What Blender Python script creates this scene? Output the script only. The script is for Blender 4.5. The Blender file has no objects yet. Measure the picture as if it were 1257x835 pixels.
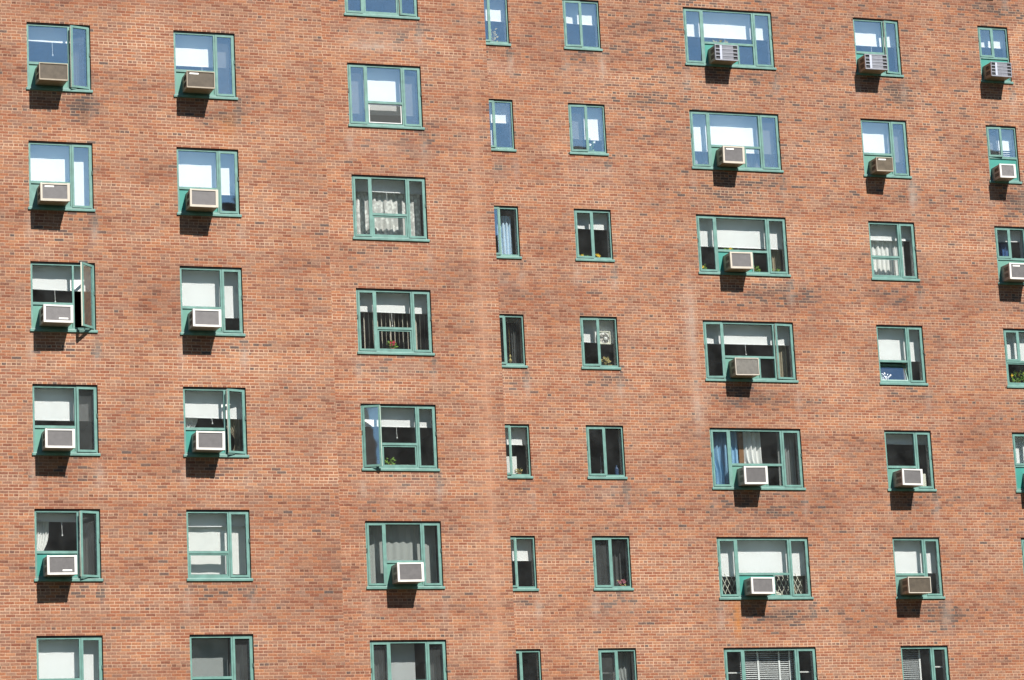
import bpy, bmesh, math, random
from mathutils import Vector, Matrix

random.seed(7)
R = math.radians
sc = bpy.context.scene
COL = bpy.data.collections.new('place')
sc.collection.children.link(COL)
LINK = COL.objects.link

# ------------------------------------------------------------------ measures (metres)
STOREY = 2.7
Z0 = 25.8                                   # height of the row-0 window heads above the ground
PLANE = {'left': 0.0, 'middle': 1.816, 'right': 4.165}      # the facade steps back twice
CORNER1, CORNER2 = 6.70, 11.25
X_START, X_END = -16.0, 44.0
TOP, BOTTOM = Z0 + 6.6, 0.0
WALL_T = 0.35
# column -> (plane, x of opening, width, head offset, height)
COLS = {
 'A': ('left',   0.000, 1.408, 0.000, 1.555),
 'B': ('left',   3.277, 1.400, 0.000, 1.556),
 'C': ('middle', 7.806, 1.794, 0.064, 1.554),
 'D': ('right', 11.719, 0.969, 0.108, 1.327),
 'E': ('right', 14.129, 0.969, 0.109, 1.325),
 'F': ('right', 17.356, 2.433, 0.088, 1.539),
 'G': ('right', 22.070, 1.292, 0.089, 1.547),
 'H': ('right', 25.639, 0.880, 0.081, 1.553),
}
CAM = Vector((-11.494, -63.592, -24.162 + Z0))

# ------------------------------------------------------------------ materials
def new_mat(name):
    m = bpy.data.materials.new(name); m.use_nodes = True
    nt = m.node_tree; nt.nodes.clear()
    out = nt.nodes.new('ShaderNodeOutputMaterial')
    return m, nt, out

def plain(name, col, rough=0.6, metal=0.0, var=0.12, scale=9.0, spec=0.4, trans=0.0, bump=0.0):
    """a painted / cloth / metal surface with a little uneven wear"""
    m, nt, out = new_mat(name)
    N, L = nt.nodes.new, nt.links.new
    b = N('ShaderNodeBsdfPrincipled')
    tc = N('ShaderNodeTexCoord'); geo = N('ShaderNodeNewGeometry')
    nz = N('ShaderNodeTexNoise'); nz.inputs['Scale'].default_value = scale; nz.inputs['Detail'].default_value = 5
    L(geo.outputs['Position'], nz.inputs['Vector'])
    ramp = N('ShaderNodeMapRange'); ramp.inputs[1].default_value = .3; ramp.inputs[2].default_value = .7
    ramp.inputs[3].default_value = 1 - var; ramp.inputs[4].default_value = 1 + var * .6
    L(nz.outputs['Fac'], ramp.inputs[0])
    mul = N('ShaderNodeVectorMath'); mul.operation = 'SCALE'; mul.inputs[0].default_value = col
    L(ramp.outputs[0], mul.inputs['Scale']); L(mul.outputs[0], b.inputs['Base Color'])
    b.inputs['Roughness'].default_value = rough; b.inputs['Metallic'].default_value = metal
    b.inputs['Specular IOR Level'].default_value = spec
    if bump:
        bp = N('ShaderNodeBump'); bp.inputs['Strength'].default_value = bump; bp.inputs['Distance'].default_value = .01
        L(nz.outputs['Fac'], bp.inputs['Height']); L(bp.outputs[0], b.inputs['Normal'])
    if trans:
        t = N('ShaderNodeBsdfTranslucent'); L(mul.outputs[0], t.inputs['Color'])
        mx = N('ShaderNodeMixShader'); mx.inputs[0].default_value = trans
        L(b.outputs[0], mx.inputs[1]); L(t.outputs[0], mx.inputs[2]); L(mx.outputs[0], out.inputs[0])
    else:
        L(b.outputs[0], out.inputs[0])
    return m

def sheer(name, col, density):
    """open weave: part of the light goes straight through"""
    m, nt, out = new_mat(name)
    N, L = nt.nodes.new, nt.links.new
    d = N('ShaderNodeBsdfDiffuse'); d.inputs[0].default_value = (*col, 1)
    t = N('ShaderNodeBsdfTransparent')
    mx = N('ShaderNodeMixShader'); mx.inputs[0].default_value = density
    L(t.outputs[0], mx.inputs[1]); L(d.outputs[0], mx.inputs[2]); L(mx.outputs[0], out.inputs[0])
    return m

def lace(name):
    m, nt, out = new_mat(name)
    N, L = nt.nodes.new, nt.links.new
    geo = N('ShaderNodeNewGeometry')
    v = N('ShaderNodeTexVoronoi'); v.inputs['Scale'].default_value = 11
    n = N('ShaderNodeTexNoise'); n.inputs['Scale'].default_value = 7; n.inputs['Detail'].default_value = 2
    L(geo.outputs['Position'], v.inputs['Vector']); L(geo.outputs['Position'], n.inputs['Vector'])
    a = N('ShaderNodeMath'); a.operation = 'ADD'; L(v.outputs['Distance'], a.inputs[0]); L(n.outputs['Fac'], a.inputs[1])
    r = N('ShaderNodeMapRange'); r.inputs[1].default_value = .72; r.inputs[2].default_value = 1.0
    r.inputs[3].default_value = .97; r.inputs[4].default_value = .62
    L(a.outputs[0], r.inputs[0])
    d = N('ShaderNodeBsdfDiffuse'); d.inputs[0].default_value = (.86, .86, .82, 1)
    t = N('ShaderNodeBsdfTransparent'); mx = N('ShaderNodeMixShader')
    L(r.outputs[0], mx.inputs[0]); L(t.outputs[0], mx.inputs[1]); L(d.outputs[0], mx.inputs[2]); L(mx.outputs[0], out.inputs[0])
    return m

def glass(name):
    m, nt, out = new_mat(name)
    N, L = nt.nodes.new, nt.links.new
    geo = N('ShaderNodeNewGeometry')
    nz = N('ShaderNodeTexNoise'); nz.inputs['Scale'].default_value = 1.6; nz.inputs['Detail'].default_value = 1
    L(geo.outputs['Position'], nz.inputs['Vector'])
    bp = N('ShaderNodeBump'); bp.inputs['Strength'].default_value = .05; bp.inputs['Distance'].default_value = .03
    L(nz.outputs['Fac'], bp.inputs['Height'])
    g = N('ShaderNodeBsdfGlossy'); g.inputs['Roughness'].default_value = .015; g.inputs['Color'].default_value = (.78, .95, 1, 1)
    L(bp.outputs[0], g.inputs['Normal'])
    t = N('ShaderNodeBsdfTransparent'); t.inputs[0].default_value = (.985, .992, .99, 1)
    lw = N('ShaderNodeLayerWeight'); lw.inputs['Blend'].default_value = .5
    p5 = N('ShaderNodeMath'); p5.operation = 'POWER'; p5.inputs[1].default_value = 5; L(lw.outputs['Facing'], p5.inputs[0])
    a = N('ShaderNodeMath'); a.operation = 'MULTIPLY_ADD'; a.inputs[1].default_value = .8; a.inputs[2].default_value = GLASS_R
    L(p5.outputs[0], a.inputs[0])
    mx = N('ShaderNodeMixShader'); L(a.outputs[0], mx.inputs[0]); L(t.outputs[0], mx.inputs[1]); L(g.outputs[0], mx.inputs[2])
    # a thin, uneven film of city dust
    dn = N('ShaderNodeTexNoise'); dn.inputs['Scale'].default_value = 2.2; dn.inputs['Detail'].default_value = 6; dn.inputs['Roughness'].default_value = .65
    L(geo.outputs['Position'], dn.inputs['Vector'])
    dr = N('ShaderNodeMapRange'); dr.inputs[1].default_value = .35; dr.inputs[2].default_value = .7; dr.inputs[3].default_value = .002; dr.inputs[4].default_value = .014
    L(dn.outputs['Fac'], dr.inputs[0])
    dd = N('ShaderNodeBsdfDiffuse'); dd.inputs[0].default_value = (.62, .66, .66, 1)
    mf = N('ShaderNodeMixShader'); L(dr.outputs[0], mf.inputs[0]); L(mx.outputs[0], mf.inputs[1]); L(dd.outputs[0], mf.inputs[2])
    L(mf.outputs[0], out.inputs[0])
    return m
GLASS_R = 0.21

def brick(name, plain_wall=False):
    m, nt, out = new_mat(name)
    N, L = nt.nodes.new, nt.links.new
    def M(op, a, b=None, c=None):
        n = N('ShaderNodeMath'); n.operation = op
        for i, v in enumerate((a, b, c)):
            if v is None: continue
            if isinstance(v, (int, float)): n.inputs[i].default_value = v
            else: L(v, n.inputs[i])
        return n.outputs[0]
    geo = N('ShaderNodeNewGeometry'); sep = N('ShaderNodeSeparateXYZ'); L(geo.outputs['Position'], sep.inputs[0])
    # slight waviness of the courses so that joints are not ruled lines
    wob = N('ShaderNodeTexNoise'); wob.inputs['Scale'].default_value = 2.3; wob.inputs['Detail'].default_value = 3
    L(geo.outputs['Position'], wob.inputs['Vector'])
    w0 = M('MULTIPLY', M('SUBTRACT', wob.outputs['Fac'], .5), .018)
    u = M('ADD', M('ADD', sep.outputs['X'], sep.outputs['Y']), M('MULTIPLY', w0, 1.5))
    z = M('ADD', sep.outputs['Z'], w0)
    CH = .0675
    zr = M('DIVIDE', z, CH); row = M('FLOOR', zr); fz = M('FRACT', zr)
    head = M('COMPARE', M('MODULO', row, 6.0), 0.0, .1)            # every sixth course is headers
    bw = M('SUBTRACT', .213, M('MULTIPLY', head, .1065))
    wn_row = N('ShaderNodeTexWhiteNoise'); wn_row.noise_dimensions = '1D'; L(row, wn_row.inputs['W'])
    off = M('ADD', M('MULTIPLY', M('MODULO', row, 2.0), .5), M('MULTIPLY', wn_row.outputs['Value'], .16))
    ur = M('ADD', M('DIVIDE', u, bw), off); colm = M('FLOOR', ur); fu = M('FRACT', ur)
    cmb = N('ShaderNodeCombineXYZ'); L(colm, cmb.inputs[0]); L(row, cmb.inputs[1]); L(head, cmb.inputs[2])
    wn = N('ShaderNodeTexWhiteNoise'); wn.noise_dimensions = '3D'; L(cmb.outputs[0], wn.inputs['Vector'])
    sc2 = N('ShaderNodeSeparateColor'); L(wn.outputs['Color'], sc2.inputs[0])
    r1, r2, r3 = sc2.outputs[0], sc2.outputs[1], sc2.outputs[2]
    # joint mask : distance to the nearest joint in metres
    du = M('MULTIPLY', M('MINIMUM', fu, M('SUBTRACT', 1.0, fu)), bw)
    dz = M('MULTIPLY', M('MINIMUM', fz, M('SUBTRACT', 1.0, fz)), CH)
    dist = M('MINIMUM', du, dz)
    n2 = N('ShaderNodeTexNoise'); n2.inputs['Scale'].default_value = 26; n2.inputs['Detail'].default_value = 4
    L(geo.outputs['Position'], n2.inputs['Vector'])
    big = N('ShaderNodeTexNoise'); big.inputs['Scale'].default_value = .55; big.inputs['Detail'].default_value = 5; big.inputs['Roughness'].default_value = .62
    L(geo.outputs['Position'], big.inputs['Vector'])
    # broad horizontal bands: days' work with slightly different brick and mortar
    mp = N('ShaderNodeMapping'); mp.inputs['Scale'].default_value = (.10, .10, 1.3); L(geo.outputs['Position'], mp.inputs[0])
    band = N('ShaderNodeTexNoise'); band.inputs['Scale'].default_value = 1.0; band.inputs['Detail'].default_value = 3
    L(mp.outputs[0], band.inputs['Vector'])
    half = M('ADD', M('ADD', .0062, M('MULTIPLY', head, .0022)), M('MULTIPLY', M('SUBTRACT', n2.outputs['Fac'], .5), .006))
    mort = N('ShaderNodeMapRange'); mort.interpolation_type = 'SMOOTHSTEP'
    L(dist, mort.inputs[0]); L(M('SUBTRACT', half, .002), mort.inputs[1]); L(M('ADD', half, .0025), mort.inputs[2])
    mort.inputs[3].default_value = 1; mort.inputs[4].default_value = 0
    # brick colour
    rp = N('ShaderNodeValToRGB'); cr = rp.color_ramp; cr.interpolation = 'LINEAR'
    stops = [(0.0, (.118, .047, .030)), (.15, (.162, .059, .035)), (.35, (.202, .074, .040)), (.6, (.234, .093, .048)), (.85, (.262, .114, .059)), (1.0, (.285, .137, .075))]
    while len(cr.elements) < len(stops): cr.elements.new(.5)
    for e, (p, c) in zip(cr.elements, stops): e.position = p; e.color = (*c, 1)
    att = N('ShaderNodeAttribute'); att.attribute_name = 'stain'
    st = N('ShaderNodeSeparateColor'); L(att.outputs['Color'], st.inputs[0])
    bias = M('MULTIPLY', M('SUBTRACT', band.outputs['Fac'], .5), .55)
    bias2 = M('MULTIPLY', M('SUBTRACT', big.outputs['Fac'], .5), .45)
    rr = M('ADD', M('ADD', M('MULTIPLY_ADD', r1, .86, .07), M('MULTIPLY', bias, .8)), M('MULTIPLY', bias2, .8))
    rr = M('SUBTRACT', rr, M('MULTIPLY', head, .12))
    L(rr, rp.inputs[0])
    hue = M('MULTIPLY', M('POWER', r3, 1.4), .75)                  # some bricks run to grey-mauve
    gm = N('ShaderNodeMix'); gm.data_type = 'RGBA'; L(hue, gm.inputs[0]); L(rp.outputs[0], gm.inputs[6]); gm.inputs[7].default_value = (.185, .112, .082, 1)
    # burnt bricks : grey-brown, scattered, thick in stained zones, commoner among headers
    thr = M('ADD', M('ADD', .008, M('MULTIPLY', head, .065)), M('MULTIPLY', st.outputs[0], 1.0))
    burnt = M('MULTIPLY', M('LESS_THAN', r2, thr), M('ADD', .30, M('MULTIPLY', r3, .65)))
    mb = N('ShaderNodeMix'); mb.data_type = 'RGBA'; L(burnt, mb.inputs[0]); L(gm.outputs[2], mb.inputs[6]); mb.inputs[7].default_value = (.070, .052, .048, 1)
    # fine grain in each brick
    g = N('ShaderNodeMapRange'); g.inputs[1].default_value = .25; g.inputs[2].default_value = .75; g.inputs[3].default_value = .74; g.inputs[4].default_value = 1.24
    L(n2.outputs['Fac'], g.inputs[0])
    sg = N('ShaderNodeVectorMath'); sg.operation = 'SCALE'; L(mb.outputs[2], sg.inputs[0]); L(g.outputs[0], sg.inputs['Scale'])
    # mortar colour
    mr = N('ShaderNodeMapRange'); mr.inputs[1].default_value = .3; mr.inputs[2].default_value = .7; L(big.outputs['Fac'], mr.inputs[0])
    mc = N('ShaderNodeMix'); mc.data_type = 'RGBA'; L(mr.outputs[0], mc.inputs[0])
    mc.inputs[6].default_value = (.35, .225, .148, 1); mc.inputs[7].default_value = (.435, .305, .212, 1)
    mv = N('ShaderNodeMapRange'); mv.inputs[1].default_value = .38; mv.inputs[2].default_value = .62; mv.inputs[3].default_value = .40; mv.inputs[4].default_value = .9
    L(M('ADD', M('MULTIPLY', band.outputs['Fac'], .6), M('MULTIPLY', big.outputs['Fac'], .4)), mv.inputs[0])
    ms = N('ShaderNodeMix'); ms.data_type = 'RGBA'; L(M('MULTIPLY', mort.outputs[0], mv.outputs[0]), ms.inputs[0]); L(sg.outputs[0], ms.inputs[6]); L(mc.outputs[2], ms.inputs[7])
    # efflorescence (grey-white film) and rust
    n3 = N('ShaderNodeTexNoise'); n3.inputs['Scale'].default_value = 6; n3.inputs['Detail'].default_value = 5; n3.inputs['Roughness'].default_value = .7
    L(geo.outputs['Position'], n3.inputs['Vector'])
    ef0 = M('MULTIPLY', st.outputs[1], M('MULTIPLY_ADD', n3.outputs['Fac'], 2.2, -.35)); ef0 = M('MINIMUM', M('MAXIMUM', ef0, 0.0), .75)
    e1 = N('ShaderNodeMix'); e1.data_type = 'RGBA'; L(ef0, e1.inputs[0]); L(ms.outputs[2], e1.inputs[6]); e1.inputs[7].default_value = (.30, .24, .20, 1)
    ru = M('MULTIPLY', st.outputs[2], M('MULTIPLY_ADD', n3.outputs['Fac'], 2.6, -.2)); ru = M('MINIMUM', M('MAXIMUM', ru, 0.0), .85)
    e2 = N('ShaderNodeMix'); e2.data_type = 'RGBA'; L(ru, e2.inputs[0]); L(e1.outputs[2], e2.inputs[6]); e2.inputs[7].default_value = (.34, .13, .03, 1)
    # pale warm tint along vertical strips of the wall
    pale_tint = M('MULTIPLY', M('MULTIPLY', att.outputs['Alpha'], .75), M('MULTIPLY_ADD', n3.outputs['Fac'], 1.2, .25))
    e3 = N('ShaderNodeMix'); e3.data_type = 'RGBA'; L(pale_tint, e3.inputs[0]); L(e2.outputs[2], e3.inputs[6]); e3.inputs[7].default_value = (.36, .20, .13, 1)
    b = N('ShaderNodeBsdfPrincipled'); b.inputs['Roughness'].default_value = .9; b.inputs['Specular IOR Level'].default_value = .15
    tone = N('ShaderNodeMapRange'); tone.inputs[1].default_value = .3; tone.inputs[2].default_value = .7; tone.inputs[3].default_value = .80; tone.inputs[4].default_value = 1.07
    L(M('ADD', M('MULTIPLY', big.outputs['Fac'], .6), M('MULTIPLY', band.outputs['Fac'], .4)), tone.inputs[0])
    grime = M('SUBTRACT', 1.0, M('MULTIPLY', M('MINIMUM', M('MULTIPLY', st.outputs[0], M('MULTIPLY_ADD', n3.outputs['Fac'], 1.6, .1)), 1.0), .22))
    fin = N('ShaderNodeVectorMath'); fin.operation = 'SCALE'; L(e3.outputs[2], fin.inputs[0]); L(M('MULTIPLY', tone.outputs[0], grime), fin.inputs['Scale'])
    L(fin.outputs[0], b.inputs['Base Color'])
    bp = N('ShaderNodeBump'); bp.inputs['Strength'].default_value = .55; bp.inputs['Distance'].default_value = .008
    hgt = M('ADD', M('SUBTRACT', 1.0, mort.outputs[0]), M('MULTIPLY', M('ADD', n2.outputs['Fac'], r3), .35))
    L(hgt, bp.inputs['Height']); L(bp.outputs[0], b.inputs['Normal'])
    L(b.outputs[0], out.inputs[0])
    return m

MAT = {
 'brick': brick('sunlit red brick'),
 'plaster': plain('white plaster reveal', (.72, .71, .68), .8),
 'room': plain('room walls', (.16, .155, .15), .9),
 'green': plain('green window paint', (.092, .188, .164), .45, var=.22, scale=6),
 'panel': plain('green infill panel paint', (0.073, 0.189, 0.150), .5, var=.12, scale=4),
 'teal': plain('teal infill panel paint', (0.022, 0.172, 0.142), .5, var=.1, scale=4),
 'hinge': plain('dark hinge metal', (.05, .07, .06), .5, .6),
 'shade_strip': plain('black shade strip', (.008, .008, .008), .8, var=.2, spec=.1),
 'glass': glass('window glass'),
 'blind': plain('white roller blind cloth', (.90, .90, .89), .75, var=.03, scale=3, trans=.10),
 'greyblind': plain('grey roller blind cloth', (.5, .52, .52), .75, var=.04, scale=3, trans=.15),
 'cord': plain('white cord', (.8, .8, .78), .6),
 'white_cloth': plain('white curtain cloth', (.86, .86, .83), .85, var=.04, trans=.10),
 'pale_blue_cloth': plain('pale blue curtain cloth', (.58, .74, .88), .85, var=.04, trans=.10),
 'grey_cloth': plain('grey curtain cloth', (.33, .35, .34), .85, var=.06, trans=.12),
 'dark_cloth': plain('dark curtain cloth', (.07, .075, .075), .9, var=.1),
 'beige_cloth': plain('beige curtain cloth', (.42, .36, .25), .85, var=.08, trans=.15),
 'blue_cloth': plain('light blue curtain cloth', (.30, .55, .78), .85, var=.05, trans=.2),
 'navy_cloth': plain('blue curtain cloth', (.05, .14, .36), .85, var=.08, trans=.2),
 'sheer': sheer('sheer voile', (.75, .75, .72), .55),
 'haze_sheer': sheer('grey sheer voile', (.52, .55, .52), .66),
 'screen': sheer('insect screen mesh', (.09, .095, .095), .38),
 'lace': lace('lace cloth'),
 'slat': plain('ivory slats', (.62, .58, .48), .5, var=.06),
 'ven': plain('white venetian slats', (.62, .63, .62), .5, var=.05),
 'alu': plain('bare aluminium', (.62, .62, .6), .35, .5, var=.08),
 'ac_white': plain('white enamel', (0.533, 0.516, 0.490), .4, var=.06, scale=6),
 'ac_cream': plain('cream enamel', (0.413, 0.370, 0.310), .45, var=.09, scale=6),
 'ac_tan': plain('tan enamel', (0.258, 0.215, 0.163), .5, var=.14, scale=7),
 'ac_case': plain('tan metal cabinet', (0.258, 0.206, 0.146), .5, .1, var=.16, scale=6),
 'ac_case_grey': plain('grey metal cabinet', (0.292, 0.267, 0.241), .5, .2, var=.14, scale=6),
 'grille_grey': plain('grey grille fins', (0.181, 0.172, 0.172), .5, .4, var=.12),
 'grille_tan': plain('brown grille fins', (0.146, 0.116, 0.082), .55, .3, var=.2),
 'grille_pale': plain('pale dusty grille fins', (.27, .255, .225), .5, .3, var=.2),
 'grille_dark': plain('dark cavity', (.03, .03, .032), .8),
 'silver': plain('silver louvre', (0.310, 0.310, 0.335), .35, .5, var=.1),
 'pale_silver': plain('pale silver louvre', (0.430, 0.447, 0.516), .35, .3, var=.06),
 'pot': plain('terracotta pot', (.38, .16, .08), .8),
 'leaf': plain('bright leaf', (.16, .30, .035), .55, var=.25, scale=30),
 'leaf_yellow': plain('yellow flower petal', (.75, .50, .03), .6, var=.15, scale=30),
 'leaf_red': plain('red flower petal', (.55, .04, .07), .6, var=.15, scale=30),
 'leaf_pink': plain('pink flower petal', (.42, .14, .19), .6, var=.2, scale=30),
 'leaf_pale': plain('pale dry leaf', (.62, .58, .48), .7, var=.15, scale=30),
 'leaf_dry': plain('dry straw leaf', (.42, .34, .12), .7, var=.2, scale=30),
 'leaf_white': plain('white petal', (.85, .84, .86), .6, var=.05, scale=30),
 'wood': plain('brown wood', (.22, .10, .035), .6, var=.15),
 'white_plastic': plain('white plastic', (.72, .71, .68), .4, var=.04),
 'cream_plastic': plain('cream plastic', (.72, .70, .58), .4, var=.04),
 'blue_plastic': plain('dark blue plastic', (.035, .07, .15), .3),
 'roof': plain('roof gravel', (.16, .15, .14), .9),
 'far': plain('dark brick of the block opposite', (.10, .055, .04), .9, var=.2, scale=.8),
 'ground': plain('grass and paving', (.038, .05, .022), .95, var=.3, scale=.4),
}

# ------------------------------------------------------------------ mesh helpers
class MB:
    def __init__(s): s.bm = bmesh.new(); s.mi = 0
    def box(s, x0, x1, y0, y1, z0, z1, bevel=0):
        bm = s.bm
        vs = [bm.verts.new((x, y, z)) for x in (x0, x1) for y in (y0, y1) for z in (z0, z1)]
        fs = []
        for q in ((0, 1, 3, 2), (4, 6, 7, 5), (0, 4, 5, 1), (2, 3, 7, 6), (0, 2, 6, 4), (1, 5, 7, 3)):
            f = bm.faces.new([vs[i] for i in q]); f.material_index = s.mi; fs.append(f)
        if bevel:
            es = list({e for f in fs for e in f.edges})
            bmesh.ops.bevel(bm, geom=es, offset=bevel, segments=2, affect='EDGES', profile=.5)
        return s
    def quad(s, pts):
        f = s.bm.faces.new([s.bm.verts.new(p) for p in pts]); f.material_index = s.mi; return s
    def bar(s, a, b, r, n=6):
        a, b = Vector(a), Vector(b); d = (b - a).normalized()
        t = d.orthogonal().normalized(); w = d.cross(t)
        ra = [s.bm.verts.new(a + (t * math.cos(k * 2 * math.pi / n) + w * math.sin(k * 2 * math.pi / n)) * r) for k in range(n)]
        rb = [s.bm.verts.new(b + (t * math.cos(k * 2 * math.pi / n) + w * math.sin(k * 2 * math.pi / n)) * r) for k in range(n)]
        for k in range(n):
            f = s.bm.faces.new((ra[k], ra[(k + 1) % n], rb[(k + 1) % n], rb[k])); f.material_index = s.mi
        s.bm.faces.new(ra[::-1]).material_index = s.mi; s.bm.faces.new(rb).material_index = s.mi
        return s
    def lathe(s, prof, n=14, c=(0, 0, 0)):
        rings = [[s.bm.verts.new((c[0] + r * math.cos(2 * math.pi * k / n), c[1] + r * math.sin(2 * math.pi * k / n), c[2] + z)) for k in range(n)] for r, z in prof]
        for i in range(len(rings) - 1):
            for k in range(n):
                s.bm.faces.new((rings[i][k], rings[i][(k + 1) % n], rings[i + 1][(k + 1) % n], rings[i + 1][k])).material_index = s.mi
        s.bm.faces.new(rings[0][::-1]).material_index = s.mi; s.bm.faces.new(rings[-1]).material_index = s.mi
        return s
    def leaf(s, p, d, l, w):
        p, d = Vector(p), Vector(d).normalized()
        side = d.cross(Vector((0.2, -1, .3))).normalized(); up = side.cross(d).normalized()
        m1 = p + d * l * .45 + side * w * .5 + up * l * .06; m2 = p + d * l * .45 - side * w * .5 + up * l * .06
        s.quad((p, m1, p + d * l - up * l * .08, m2)); return s
    def build(s, name, mats, parent=None, loc=(0, 0, 0)):
        bmesh.ops.recalc_face_normals(s.bm, faces=s.bm.faces[:])
        me = bpy.data.meshes.new(name); s.bm.to_mesh(me); s.bm.free()
        for m in (mats if isinstance(mats, (list, tuple)) else [mats]): me.materials.append(MAT[m])
        o = bpy.data.objects.new(name, me); LINK(o); o.location = loc
        if parent: o.parent = parent
        return o

def tag(o, label=None, cat=None, group=None, kind=None):
    for k, v in (('label', label), ('category', cat), ('group', group), ('kind', kind)):
        if v: o[k] = v
    return o

def empty(name, loc, label=None, cat=None, group=None):
    o = bpy.data.objects.new(name, None); LINK(o); o.location = loc; o.empty_display_size = .2
    return tag(o, label, cat, group)

# ------------------------------------------------------------------ ground
g = MB(); g.quad(((-1500, -1500, 0), (1500, -1500, 0), (1500, 1500, 0), (-1500, 1500, 0)))
tag(g.build('ground', 'ground'), kind='structure')

# ------------------------------------------------------------------ the windows: what each one shows
# blind = apparent drop of the roller blind (m below the head); low = what fills the bay under the transom
W = {
 'A1': dict(blind=.41, cord=(.60, .30), low='ac', ang=14, screen='r'),
 'A2': dict(blind=1.52, low='ac', pc='green'),
 'A3': dict(blind=.60, cord=(.56, .26), low='ac', ang=45),
 'A4': dict(blind=.76, low='ac', ang=3, screen='r'),
 'A5': dict(blind=.24, cord=(.62, .30), low='ac', ang=16, pc='teal', screen='r'),
 'A6': dict(blind=1.5, low='panel'),
 'B1': dict(blind=.79, cord=(.68, .12), low='ac', screen='r'),
 'B2': dict(blind=1.03, low='ac', pc='teal'),
 'B3': dict(blind=1.11, low='ac'),
 'B4': dict(blind=.66, cord=(.68, .12), low='ac', ang=17, pc='teal'),
 'B5': dict(blind=.34, low='hopper'),
 'B6': dict(low='panel', pc='teal', screen='r'),
 'C0': dict(low='hopper', ang=(0, 6)),
 'C1': dict(blind=1.20, low='screen', screen='lr'),
 'C2': dict(blind=.37, cord=(.9, .28), low='hopper'),
 'C3': dict(blind=.53, cord=(.9, .32), low='hopper', vert=True),
 'C4': dict(blind=.50, cord=(.9, .26), low='hopper', ang=(22, 0)),
 'C5': dict(low='ac'),
 'C6': dict(low='hopper', screen='lr'),
 'D0': dict(blind=.67, ang=5), 'D1': dict(blind=.58, ang=5), 'D2': dict(ang=7), 'D3': dict(blind=.17, bm='greyblind', ang=4),
 'D4': dict(blind=.47, ang=8), 'D5': dict(blind=.57, ang=6), 'D6': dict(ang=3),
 'E0': dict(blind=.62, ang=4), 'E1': dict(blind=.90, ang=4, screen='l'), 'E2': dict(blind=.48, ang=0), 'E3': dict(blind=.63, ang=4),
 'E4': dict(ang=2), 'E5': dict(ang=0, screen='l'), 'E6': dict(ang=0, screen='l'),
 'F0': dict(blind=.74, low='ac', pc='teal', cord=(1.2, .2)),
 'F1': dict(blind=1.04, low='ac', screen='r'),
 'F2': dict(blind=.80, cord=(1.18, .16), low='ac', pc='teal'),
 'F3': dict(blind=.56, cord=(1.2, .26), low='ac', ang=(5, 6)),
 'F4': dict(low='ac'),
 'F5': dict(blind=.93, low='ac', pc='teal'),
 'F6': dict(ven=1.4, low='hopper', vw=(.5, 1.9)),
 'G0': dict(blind=.72, cord=(.58, .25), low='ac', ang=8, pc='teal'),
 'G1': dict(blind=1.09, low='ac', screen='r'),
 'G2': dict(blind=.47, low='hopper'),
 'G3': dict(blind=.90, bm='blind', low='hopper', hop=-15),
 'G4': dict(blind=.32, low='ac'),
 'G5': dict(blind=.87, low='ac', pc='green'),
 'G6': dict(ven=1.4, low='hopper', vw=(.1, .62), vm='greyblind'),
 'H-1': dict(blind=.5, low='ac'),
 'H0': dict(blind=.56, low='ac', pc='teal'),
 'H1': dict(blind=.64, low='ac', ang=5, pc='teal', screen='l', vlow=True),
 'H2': dict(blind=.38, low='ac'),
 'H3': dict(blind=.84, low='hopper'),
 'H4': dict(blind=1.0, low='ac', pc='teal'),
 'H5': dict(low='hopper'),
}
def opening(key):
    pl, x, w, ho, h = COLS[key[0]]
    return PLANE[pl], x, w, Z0 + ho - int(key[1:]) * STOREY, h

building = empty('apartment_building', (12, 0, 0),
    'tall red brick apartment block with green framed windows, stepping back twice to the right', 'building')
BOFF = -Vector(building.location)

# ------------------------------------------------------------------ facade wall with real openings
def stain_at(P, x, z):
    d = g_ = r_ = wsh = 0.0
    for (kind, cx, cz, rx, rz, a) in STAINS[P]:
        q = ((x - cx) / rx) ** 2 + ((z - cz) / rz) ** 2
        if q < 4:
            v = a * math.exp(-q * 1.1)
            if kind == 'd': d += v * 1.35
            elif kind == 'g': g_ += v
            elif kind == 'r': r_ += v
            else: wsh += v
    return (min(d, 1), min(g_, 1), min(r_, 1), min(wsh, 1))

STAINS = {'left': [], 'middle': [], 'right': []}
rs = random.Random(3)
for key in W:
    P = COLS[key[0]][0]; Y, x, w, zh, h = opening(key); zb = zh - h
    S = STAINS[P]
    S.append(('g', x + w + .02, zb - .42, .05, .30, rs.uniform(.2, .8)))           # drip under the right end of the sill
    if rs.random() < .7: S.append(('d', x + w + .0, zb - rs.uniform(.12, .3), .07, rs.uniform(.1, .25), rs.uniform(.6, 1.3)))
    if rs.random() < .5: S.append(('g', x + .02, zb - .4, .05, .3, rs.uniform(.2, .7)))
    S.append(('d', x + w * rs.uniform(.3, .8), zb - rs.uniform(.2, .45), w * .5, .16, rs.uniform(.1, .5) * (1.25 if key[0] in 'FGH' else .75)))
    if key[0] in 'CDE': S.append(('g', x + w * .5, zb - rs.uniform(.3, .6), w * .55, .22, rs.uniform(.1, .3)))
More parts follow.
